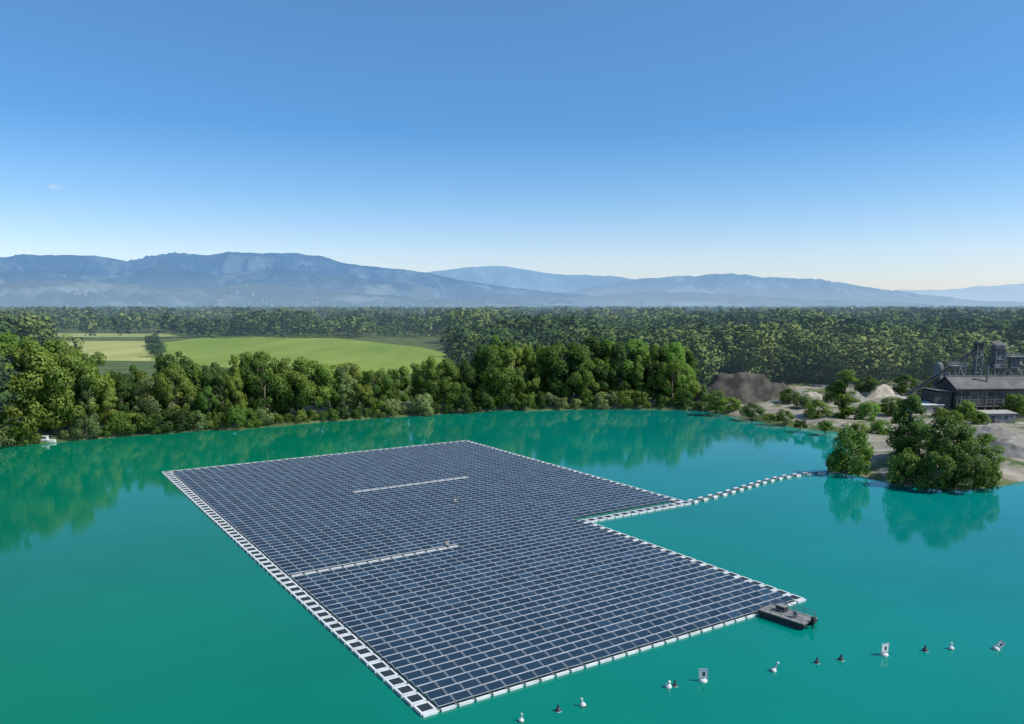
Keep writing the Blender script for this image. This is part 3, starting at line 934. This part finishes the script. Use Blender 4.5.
# ------------------------------------------------------------------ work barge
p = gp(787, 620)
pb = gp(765, 612); pe = gp(811, 627)
dv = (pe - pb); L = dv.length
rt = empty('work_barge', (p.x, p.y, 0), math.atan2(dv.y, dv.x))
tag(rt, 'dark grey flat work barge moored at the near right corner of the solar array', 'barge')
Wd = 2.9
for sg in (-1, 1):
    b = MB(); y0 = sg * (Wd / 2 - 0.4)
    b.box((0, y0, 0.25), (L - 0.8, 0.7, 0.8))
    for e in (-1, 1):
        xx = e * (L / 2 - 0.4)
        b.add([(xx, y0 - .35, -.15), (xx, y0 + .35, -.15), (xx, y0 - .35, .65), (xx, y0 + .35, .65), (xx + e * .4, y0 - .35, .65), (xx + e * .4, y0 + .35, .65), (xx + e * .4, y0 - .35, .35), (xx + e * .4, y0 + .35, .35)],
              [(2, 3, 5, 4), (0, 2, 4, 6), (1, 7, 5, 3), (4, 5, 7, 6), (0, 6, 7, 1)])
    b.build('pontoon', M['dark'], rt)
b = MB()
for k in range(11): b.box((-L / 2 + (k + .5) * L / 11, 0, 0.71), (L / 11 - 0.03, Wd, 0.10))
b.build('deck', M['midgrey'], rt)
for sg in (-1, 1):
    b = MB()
    for k in range(5): b.tube((-L / 2 + .3 + k * (L - .6) / 4, sg * (Wd / 2 - .08), .76), (-L / 2 + .3 + k * (L - .6) / 4, sg * (Wd / 2 - .08), 1.45), .03)
    for z in (1.1, 1.45): b.tube((-L / 2 + .25, sg * (Wd / 2 - .08), z), (L / 2 - .25, sg * (Wd / 2 - .08), z), .03)
    b.build('railing', M['midgrey'], rt)
b = MB(); b.box((-0.9, 0.35, 1.05), (1.1, 0.8, 0.58)); o = b.build('storage_box', M['dark'], rt)
b = MB(); b.box((-0.9, 0.35, 1.37), (1.2, 0.9, 0.06)); b.build('lid', M['midgrey'], o)
b = MB(); b.box((L / 2 + .25, 0, 1.0), (0.42, 0.36, 0.6)); b.tube((L / 2 + .25, 0, .7), (L / 2 + .25, 0, -.5), .09)
b.box((L / 2 + .25, 0, -.5), (.3, .06, .25)); b.build('outboard_motor', M['dark'], rt)
b = MB(); b.tube((1.2, -0.3, .76), (1.2, -0.3, 1.7), .05); b.box((1.2, -.3, 1.2), (.5, .4, .5)); b.build('winch', M['steel'], rt)

# ------------------------------------------------------------------ markers and buoys
def board_buoy(px, py, label, tilt=0, wd=0.78, ht=0.80):
    p = gp(px, py); r = empty('marker_buoy', p, random.uniform(-.3, .3)); r.rotation_euler.y = tilt
    b = MB(); b.lathe([(.12, -.25), (.36, -.15), (.42, .02), (.36, .18), (.15, .26)]); b.build('float', M['offwhite'], r, True)
    b = MB(); b.tube((0, 0, .26), (0, 0, .4 + ht), .05); b.build('post', M['dark'], r)
    b = MB(); b.box((0, -.08, .4 + ht / 2), (wd, .05, ht)); bo = b.build('board', M['white'], r)
    b = MB(); t = .05
    for s_ in (-1, 1):
        b.box((s_ * (wd / 2 + t / 2), -.08, .4 + ht / 2), (t, .08, ht + 2 * t)); b.box((0, -.08, .4 + ht / 2 + s_ * (ht / 2 + t / 2)), (wd, .08, t))
    b.build('border', M['rail'], bo)
    b = MB(); b.box((0.05, -.113, .4 + ht * .45), (wd * .28, .012, ht * .5)); b.build('dark_mark', M['dark'], bo)
    tag(r, label, 'buoy', 'marker buoys off the near edge of the array')
def ball_buoy(px, py, label, r0=0.32, mat='dark', tilt=0.0, stem=0.5):
    p = gp(px, py); r = empty('buoy', p, random.uniform(0, 3)); r.rotation_euler.x = tilt
    b = MB(); b.lathe([(.05, -r0 * .7), (r0 * .75, -r0 * .5), (r0, 0), (r0 * .95, r0 * .45), (r0 * .6, r0 * .9), (r0 * .3, r0 * 1.1)]); b.build('float', M[mat], r, True)
    b = MB(); b.lathe([(r0 * 1.02, -.04), (r0 * 1.05, 0), (r0 * 1.02, .05)]); b.build('band', M['offwhite' if mat == 'dark' else 'dark'], r)
    b = MB(); b.tube((0, 0, r0), (0, 0, r0 + stem), r0 * .3, r0 * .22); b.lathe([(r0 * .3, 0), (r0 * .42, .06), (r0 * .3, .14)], 10, (0, 0, r0 + stem)); b.build('top_stem', M[mat], r)
    tag(r, label, 'buoy', 'small buoys off the near edge of the array')
board_buoy(703, 681, 'white square marker board on a float, nearest the white bottom edge of the array')
board_buoy(884, 655, 'white square marker board on a float, right of the barge')
board_buoy(996, 649, 'tilted marker board at the far right end of the buoy line', 0.6, .62, .62)
ball_buoy(521, 721, 'leftmost small pale buoy by the bottom edge of the photo', .26, 'offwhite', .1, .3)
ball_buoy(558, 711, 'small dark buoy, second from the left end of the line', .28, stem=.15)
ball_buoy(583, 706, 'pale buoy with short stem, third from the left end of the line', .30, 'offwhite', -.2, .3)
ball_buoy(668, 687, 'white buoy just left of the nearest marker board', .34, 'white', .3, .2)
ball_buoy(675, 686, 'small dark buoy touching the white one left of the nearest marker board', .26, stem=.15)
ball_buoy(773, 671, 'leaning white spar buoy below the barge', .32, 'white', .45, .6)
ball_buoy(817, 663, 'left dark buoy of the pair below the barge', .28, stem=.15)
ball_buoy(841, 660, 'right dark buoy of the pair left of the marker board by the barge', .30, stem=.15)
ball_buoy(925, 651, 'dark buoy right of the second marker board', .30, stem=.15)
ball_buoy(951, 649, 'grey-white buoy between the dark buoy and the tilted board', .30, 'offwhite', stem=.25)

# ------------------------------------------------------------------ small white boat at the left bank
p = gp(46, 442.5)
r = empty('small_boat', p, 0.15)
b = MB(); prof = [(-2.3, .75), (-1, .95), (.6, .9), (1.7, .5), (2.5, .04)]
vs = []
for x_, w_ in prof: vs += [(x_, -w_, .75), (x_, -w_ * .6, -.2), (x_, w_ * .6, -.2), (x_, w_, .75)]
fs = []
for k in range(4):
    for q in range(3): fs.append((k * 4 + q, k * 4 + q + 1, k * 4 + q + 5, k * 4 + q + 4))
    fs.append((k * 4, k * 4 + 4, k * 4 + 7, k * 4 + 3))
fs.append((0, 3, 2, 1)); b.add(vs, fs); b.build('hull', M['white'], r)
b = MB(); b.box((-.4, 0, 1.2), (1.8, 1.3, .9)); o = b.build('cabin', M['white'], r)
b = MB(); b.box((-.4, -.66, 1.3), (1.3, .02, .4)); b.build('window', M['window'], o)
b = MB(); b.box((-.4, 0, 1.69), (2.0, 1.5, .08)); b.build('roof', M['offwhite'], o)
tag(r, 'small white boat moored under the trees at the left end of the far bank', 'boat')

# ------------------------------------------------------------------ gravel heaps
def heap(cx, by, ty, wpx, mat, label, dep=0.7, flat=0.0, rough=0.12):
    c = gp(cx, by, GZ); R = wpx / 2 / (F / c.y); c.y += R * dep
    h = zat(ty, c.y) - GZ
    n, mrings = 56, 20; vs = []; sd_ = random.uniform(0, 99)
    for k in range(mrings + 1):
        t = k / mrings
        for q in range(n):
            a = 2 * PI * q / n
            rr = R * t * (1 + .35 * noise.noise(Vector((math.cos(a) * 1.3, math.sin(a) * 1.3, sd_))))
            if flat: prof_ = min(1, (1 - t) / (1 - flat)) ** 1.1 * (1 - .12 * t)
            else: prof_ = 0.5 * (1 + math.cos(PI * t)) * .55 + .45 * (1 - t)
            x_, y_ = rr * math.cos(a), rr * dep * math.sin(a)
            z_ = h * prof_ + rough * h * noise.fractal(Vector((x_ * .16, y_ * .16, sd_)), .9, 2.1, 5) * min(1, (1 - t) * 4) - (.4 if k == mrings else 0)
            vs.append((x_, y_, z_))
    fs = []
    for k in range(mrings):
        for q in range(n): fs.append((k * n + q, k * n + (q + 1) % n, (k + 1) * n + (q + 1) % n, (k + 1) * n + q)[::-1])
    b = MB(); b.add(vs, fs); o = b.build('gravel_heap', M[mat], None, True); o.location = c
    tag(o, label, 'gravel heap', 'gravel heaps of the works')
heap(746, 404, 375, 104, 'gravel_dark', 'larger dark grey gravel heap at the edge of the wood', .5, .45, .2)
heap(774, 403, 381, 70, 'gravel_dark', 'smaller dark gravel heap right of the larger dark heap', .5, .4, .2)
heap(882, 399, 384, 56, 'gravel_pale', 'pale sand heap behind and right of the slim poplar', .6, .3, .25)
heap(856, 401, 391, 36, 'gravel_grey', 'low grey heap directly behind the slim poplar', .6, .3, .25)
heap(1006, 440, 426, 56, 'gravel_grey', 'grey gravel heap in front of the dark plant building', .7, .3, .3)
heap(962, 431, 424, 38, 'gravel_pale', 'low pale heap left of the grey heap before the plant building', .7, .3, .25)
heap(1030, 462, 442, 84, 'gravel_grey', 'grey heap cut by the right edge of the photo', .7, .4, .3)
heap(814, 400, 392, 38, 'gravel_pale', 'low sandy heap between the dark heaps and the poplar', .6, .3, .25)

# ------------------------------------------------------------------ gravel plant
p = gp(955, 415, GZ); RZ = math.radians(3)
bl = empty('plant_building', p, RZ)
tag(bl, 'long grey plant building with pitched roof and window rows at the right edge', 'building')
Lb, Db = 38.0, 11.0
eh = zat(388, p.y) - GZ; rh = zat(377, p.y + Db / 2) - GZ
b = MB()
z0 = eh * 0.30
b.box((Lb / 2, Db / 2, z0 + (eh - z0) / 2), (Lb, Db, eh - z0))
b.box((Lb / 2, Db / 2 + 1.5, z0 / 2), (Lb - 1, Db - 3.2, z0))
b.add([(0, 0, eh), (0, Db, eh), (0, Db / 2, rh - .2)], [(0, 2, 1)]); b.add([(Lb, 0, eh), (Lb, Db, eh), (Lb, Db / 2, rh - .2)], [(0, 1, 2)])
b.build('wall', M['timber'], bl)
b = MB()
ov = .8; sl = (rh - eh) / (Db / 2)
for s_ in (0, 1):
    ye = -ov if s_ == 0 else Db + ov
    ze = eh - ov * sl
    vs = [(-ov, ye, ze), (Lb + ov, ye, ze), (Lb + ov, Db / 2, rh), (-ov, Db / 2, rh)]
    vs += [(x_, y_, z_ + .25) for x_, y_, z_ in vs]
    b.add(vs, [(0, 1, 2, 3), (7, 6, 5, 4), (0, 4, 5, 1), (1, 5, 6, 2), (2, 6, 7, 3), (3, 7, 4, 0)])
rf = b.build('roof', M['roof'], bl)
b = MB(); b.box((Lb / 2, Db / 2, rh + .32), (Lb + 1.6, .6, .18)); b.build('ridge_cap', M['steel'], rf)
for k in range(14):
    x_ = 1.4 + k * (Lb - 2.8) / 13
    b = MB(); b.tube((x_, .25, 0), (x_, .25, z0), .2); b.build('post', M['concrete'], bl)
for row in range(2):
    for k in range(13):
        if random.random() < .22: continue
        x_ = 2.9 + k * (Lb - 2.8) / 13
        zc = z0 + (eh - z0) * (.30 + .40 * row)
        b = MB(); b.box((x_, -.03, zc), (1.9, .08, 1.05)); o = b.build('window', M['window'], bl)
        b = MB()
        for q in (-1, 0, 1): b.box((x_ + q * .95, -.09, zc), (.09, .06, 1.2))
        for q in (-1, 1): b.box((x_, -.10, zc + q * .56), (2.1, .07, .09))
        b.build('frame', M['frame'], o)
b = MB()
for row in (0.0, .5, 1.0): b.box((Lb / 2, -.06, z0 + (eh - z0) * row + (-.05 if row == 1 else .08)), (Lb, .1, .16))
for k in range(14): b.box((1.4 + k * (Lb - 2.8) / 13, -.14, z0 + (eh - z0) / 2), (.14, .05, eh - z0 - .1))
b.build('beam', M['frame'], bl)
b = MB(); b.tube((11, Db * .25, eh), (11, Db * .25, rh + 3.0), .3, n=10); b.tube((11, Db * .25, rh + 3.0), (11, Db * .25, rh + 3.5), .45, n=10); b.build('flue', M['steel'], bl)
b = MB(); b.box((-3.2, 5.5, eh * .42), (5.2, 8, eh * .84)); an = b.build('annex', M['timber'], bl)
b = MB(); b.box((-3.2, 5.4, eh * .84 + .35), (5.9, 8.8, .2), Matrix.Rotation(math.radians(4), 3, 'Y')); b.build('annex_roof', M['roof'], an)
b = MB(); b.box((-3.4, 1.47, eh * .5), (2.4, .06, 1.2)); b.build('window', M['window'], an)

def lattice(b, x0, y0, w, z0, z1, n, r=.10):
    cs = [(x0 - w / 2, y0 - w / 2), (x0 + w / 2, y0 - w / 2), (x0 + w / 2, y0 + w / 2), (x0 - w / 2, y0 + w / 2)]
    for c in cs: b.tube((*c, z0), (*c, z1), r * 1.4, n=6)
    for k in range(n):
        a_, e_ = z0 + (z1 - z0) * k / n, z0 + (z1 - z0) * (k + 1) / n
        for q in range(4):
            c, d_ = cs[q], cs[(q + 1) % 4]
            b.tube((*c, e_), (*d_, e_), r, n=5); b.tube((*c, a_), (*d_, e_), r * .8, n=5)
def plat(b, w, z, h=1.0):
    c = [(-w, -w), (w, -w), (w, w), (-w, w)]
    for q in range(4):
        d_ = c[(q + 1) % 4]
        for k in (.5, 1): b.tube((*c[q], z + h * k), (*d_, z + h * k), .07, n=5)
        b.tube((*c[q], z), (*c[q], z + h), .07, n=5)
    b.box((0, 0, z - .05), (2 * w + .2, 2 * w + .2, .14))
# screening tower
Yt = p.y + 15
t = empty('screening_tower', (xat(996, 370, Yt), Yt, GZ), 0.1)
tag(t, 'steel lattice tower with grey cabin on top behind the plant roof', 'tower')
ht = zat(340, Yt) - GZ
b = MB(); lattice(b, 0, 0, 3.4, 0, ht - 3.4, 7, .19); b.build('lattice_frame', M['steel'], t)
b = MB(); b.box((0, 0, ht - 5.2), (2.7, 2.9, 6.8)); o = b.build('cabin', M['steel'], t)
b = MB(); b.add([(-1.8, -1.9, ht - 1.8), (1.8, -1.9, ht - 1.8), (1.8, 1.9, ht - .6), (-1.8, 1.9, ht - .6), (-1.8, -1.9, ht - 1.6), (1.8, -1.9, ht - 1.6), (1.8, 1.9, ht - .4), (-1.8, 1.9, ht - .4)],
                [(3, 2, 1, 0), (4, 5, 6, 7), (0, 1, 5, 4), (1, 2, 6, 5), (2, 3, 7, 6), (3, 0, 4, 7)]); b.build('roof', M['roof'], o)
for k in (-1, 1):
    b = MB(); b.box((k * .68, -1.48, ht - 4.0), (.85, .06, 1.3)); b.build('window', M['window'], o)
for zz in (ht - 8.8, ht - 2.6):
    b = MB(); plat(b, 2.2, zz); b.build('platform', M['steel'], t)
# mast
Ym = p.y + 14
t = empty('conveyor_mast', (xat(977, 370, Ym), Ym, GZ))
tag(t, 'thin lattice mast with a head box left of the cabin tower', 'mast')
hm = zat(343, Ym) - GZ
b = MB(); lattice(b, 0, 0, 1.9, 0, hm, 9, .17); b.build('lattice_frame', M['steel'], t)
b = MB(); b.box((0, 0, hm - 1.2), (2.4, 2.2, 2.2)); b.box((0, 0, hm + .1), (2.8, 2.6, .16)); b.build('head_box', M['dark'], t)
mast_top = Vector((xat(977, 370, Ym), Ym, GZ + hm - 1.6))
# hopper framework at right edge
Yg = p.y + 16
t = empty('hopper_frame', (xat(1014, 370, Yg), Yg, GZ), -.1)
tag(t, 'open steel hopper framework right of the cabin tower at the photo edge', 'tower')
hg = zat(357, Yg) - GZ
b = MB(); lattice(b, 0, 0, 4.0, 0, hg, 5, .18); b.build('lattice_frame', M['steel'], t)
b = MB(); b.lathe([(.5, hg - 5), (1.8, hg - 2.2), (1.8, hg - .4)], 16); b.build('hopper', M['steel'], t)
b = MB(); plat(b, 2.4, hg + .2); b.build('platform', M['steel'], t)
# open framework left of the building
Yk = p.y + 9
t = empty('steel_framework', (xat(956, 380, Yk), Yk, GZ), .05)
tag(t, 'low open steel framework with two decks between silos and plant roof', 'framework')
hk = zat(366, Yk) - GZ
b = MB(); lattice(b, 0, 0, 3.4, 0, hk, 4, .17); b.build('lattice_frame', M['steel'], t)
for zz in (hk * .55, hk + .1):
    b = MB(); plat(b, 2.0, zz); b.build('platform', M['steel'], t)
# silos
def silo(px, ty, rr, by, label):
    Ys = gp(px, by, GZ).y
    t = empty('silo', (xat(px, 400, Ys), Ys, GZ)); tag(t, label, 'silo')
    hs = zat(ty, Ys) - GZ
    b = MB(); b.lathe([(.3, 3.2), (rr, 5.4), (rr, hs - 1.2), (rr * .7, hs - .3), (.3, hs)], 20); b.build('shell', M['steel'], t, True)
    for q in range(4):
        b = MB(); a_ = PI / 4 + q * PI / 2; b.tube((rr * .86 * math.cos(a_), rr * .86 * math.sin(a_), 0), (rr * .86 * math.cos(a_), rr * .86 * math.sin(a_), 5.6), .15); b.build('leg', M['dark'], t)
    b = MB()
    for sx_ in (-.25, .25): b.tube((sx_, -rr - .2, 1), (sx_, -rr - .2, hs), .05, n=5)
    for k in range(int(hs * 1.6)): b.tube((-.25, -rr - .2, 1 + k * .6), (.25, -rr - .2, 1 + k * .6), .035, n=4)
    b.build('ladder', M['dark'], t)
silo(936, 362, 1.4, 405, 'taller slim grey round silo on legs left of the plant building')
silo(945, 372, 1.1, 404, 'shorter grey round silo between the taller silo and the plant building')
# conveyor
c0 = gp(905, 404, GZ) + Vector((0, 4, 1.0)); c1 = mast_top
t = empty('conveyor', (c0.x, c0.y, GZ))
tag(t, 'inclined dark belt conveyor rising from the pale heaps to the mast', 'conveyor')
dv = c1 - c0; qd = dv.to_track_quat('Y', 'Z'); Rm = qd.to_matrix()
off = c0 - Vector((c0.x, c0.y, GZ))
b = MB(); b.box(off + dv / 2, (1.3, dv.length, .16), Rm); b.build('belt', M['dark'], t)
b = MB()
for sx_ in (-.75, .75):
    for sz_ in (-.55, .45): b.tube(off + Rm @ Vector((sx_, 0, sz_)), off + dv + Rm @ Vector((sx_, 0, sz_)), .13, n=5)
    nseg = 16
    for k in range(nseg):
        b.tube(off + dv * (k / nseg) + Rm @ Vector((sx_, 0, -.55)), off + dv * ((k + 1) / nseg) + Rm @ Vector((sx_, 0, .45)), .07, n=4)
b.build('truss', M['concrete'], t)
for f_ in (.3, .6, .85):
    pt = off + dv * f_
    b = MB(); b.tube((pt.x - 1, pt.y, 0), (pt.x - .6, pt.y, pt.z - .5), .14, n=6); b.tube((pt.x + 1, pt.y, 0), (pt.x + .6, pt.y, pt.z - .5), .14, n=6)
    b.tube((pt.x - .8, pt.y, pt.z * .5), (pt.x + .8, pt.y, pt.z * .5), .08, n=5); b.build('support', M['steel'], t)
# sheds
def shed(px, py, L_, D_, h_, label, wallm, roofm):
    q = gp(px, py, GZ); t = empty('shed', q, .06)
    b = MB(); b.box((0, D_ / 2, h_ / 2), (L_, D_, h_)); b.build('wall', M[wallm], t)
    b = MB(); sl_ = Matrix.Rotation(math.radians(5), 3, 'X'); b.box((0, D_ / 2, h_ + .35), (L_ + .6, D_ + .8, .16), sl_); b.build('roof', M[roofm], t)
    b = MB(); b.box((-L_ * .25, -.03, 1.05), (1.1, .07, 2.1)); o = b.build('door', M['dark'], t)
    b = MB(); b.box((-L_ * .25 + .4, -.09, 1.05), (.08, .05, .14)); b.build('handle', M['rail'], o)
    b = MB(); b.box((L_ * .18, -.03, h_ * .6), (1.6, .07, .9)); o = b.build('window', M['window'], t)
    b = MB()
    for s_ in (-1, 1): b.box((L_ * .18 + s_ * .83, -.04, h_ * .6), (.08, .1, 1.0))
    b.build('frame', M['white'], o)
    tag(t, label, 'shed')
shed(930, 415, 8, 5, 3.0, 'low shed with a pale roof at the left end of the plant building', 'concrete', 'offwhite')
shed(913, 408, 7, 4, 2.8, 'small grey-roofed shed directly left of the pale-roofed shed', 'timber', 'concrete')
shed(1000, 423, 9, 4, 2.6, 'long grey container shed in front of the plant building', 'steel', 'concrete')
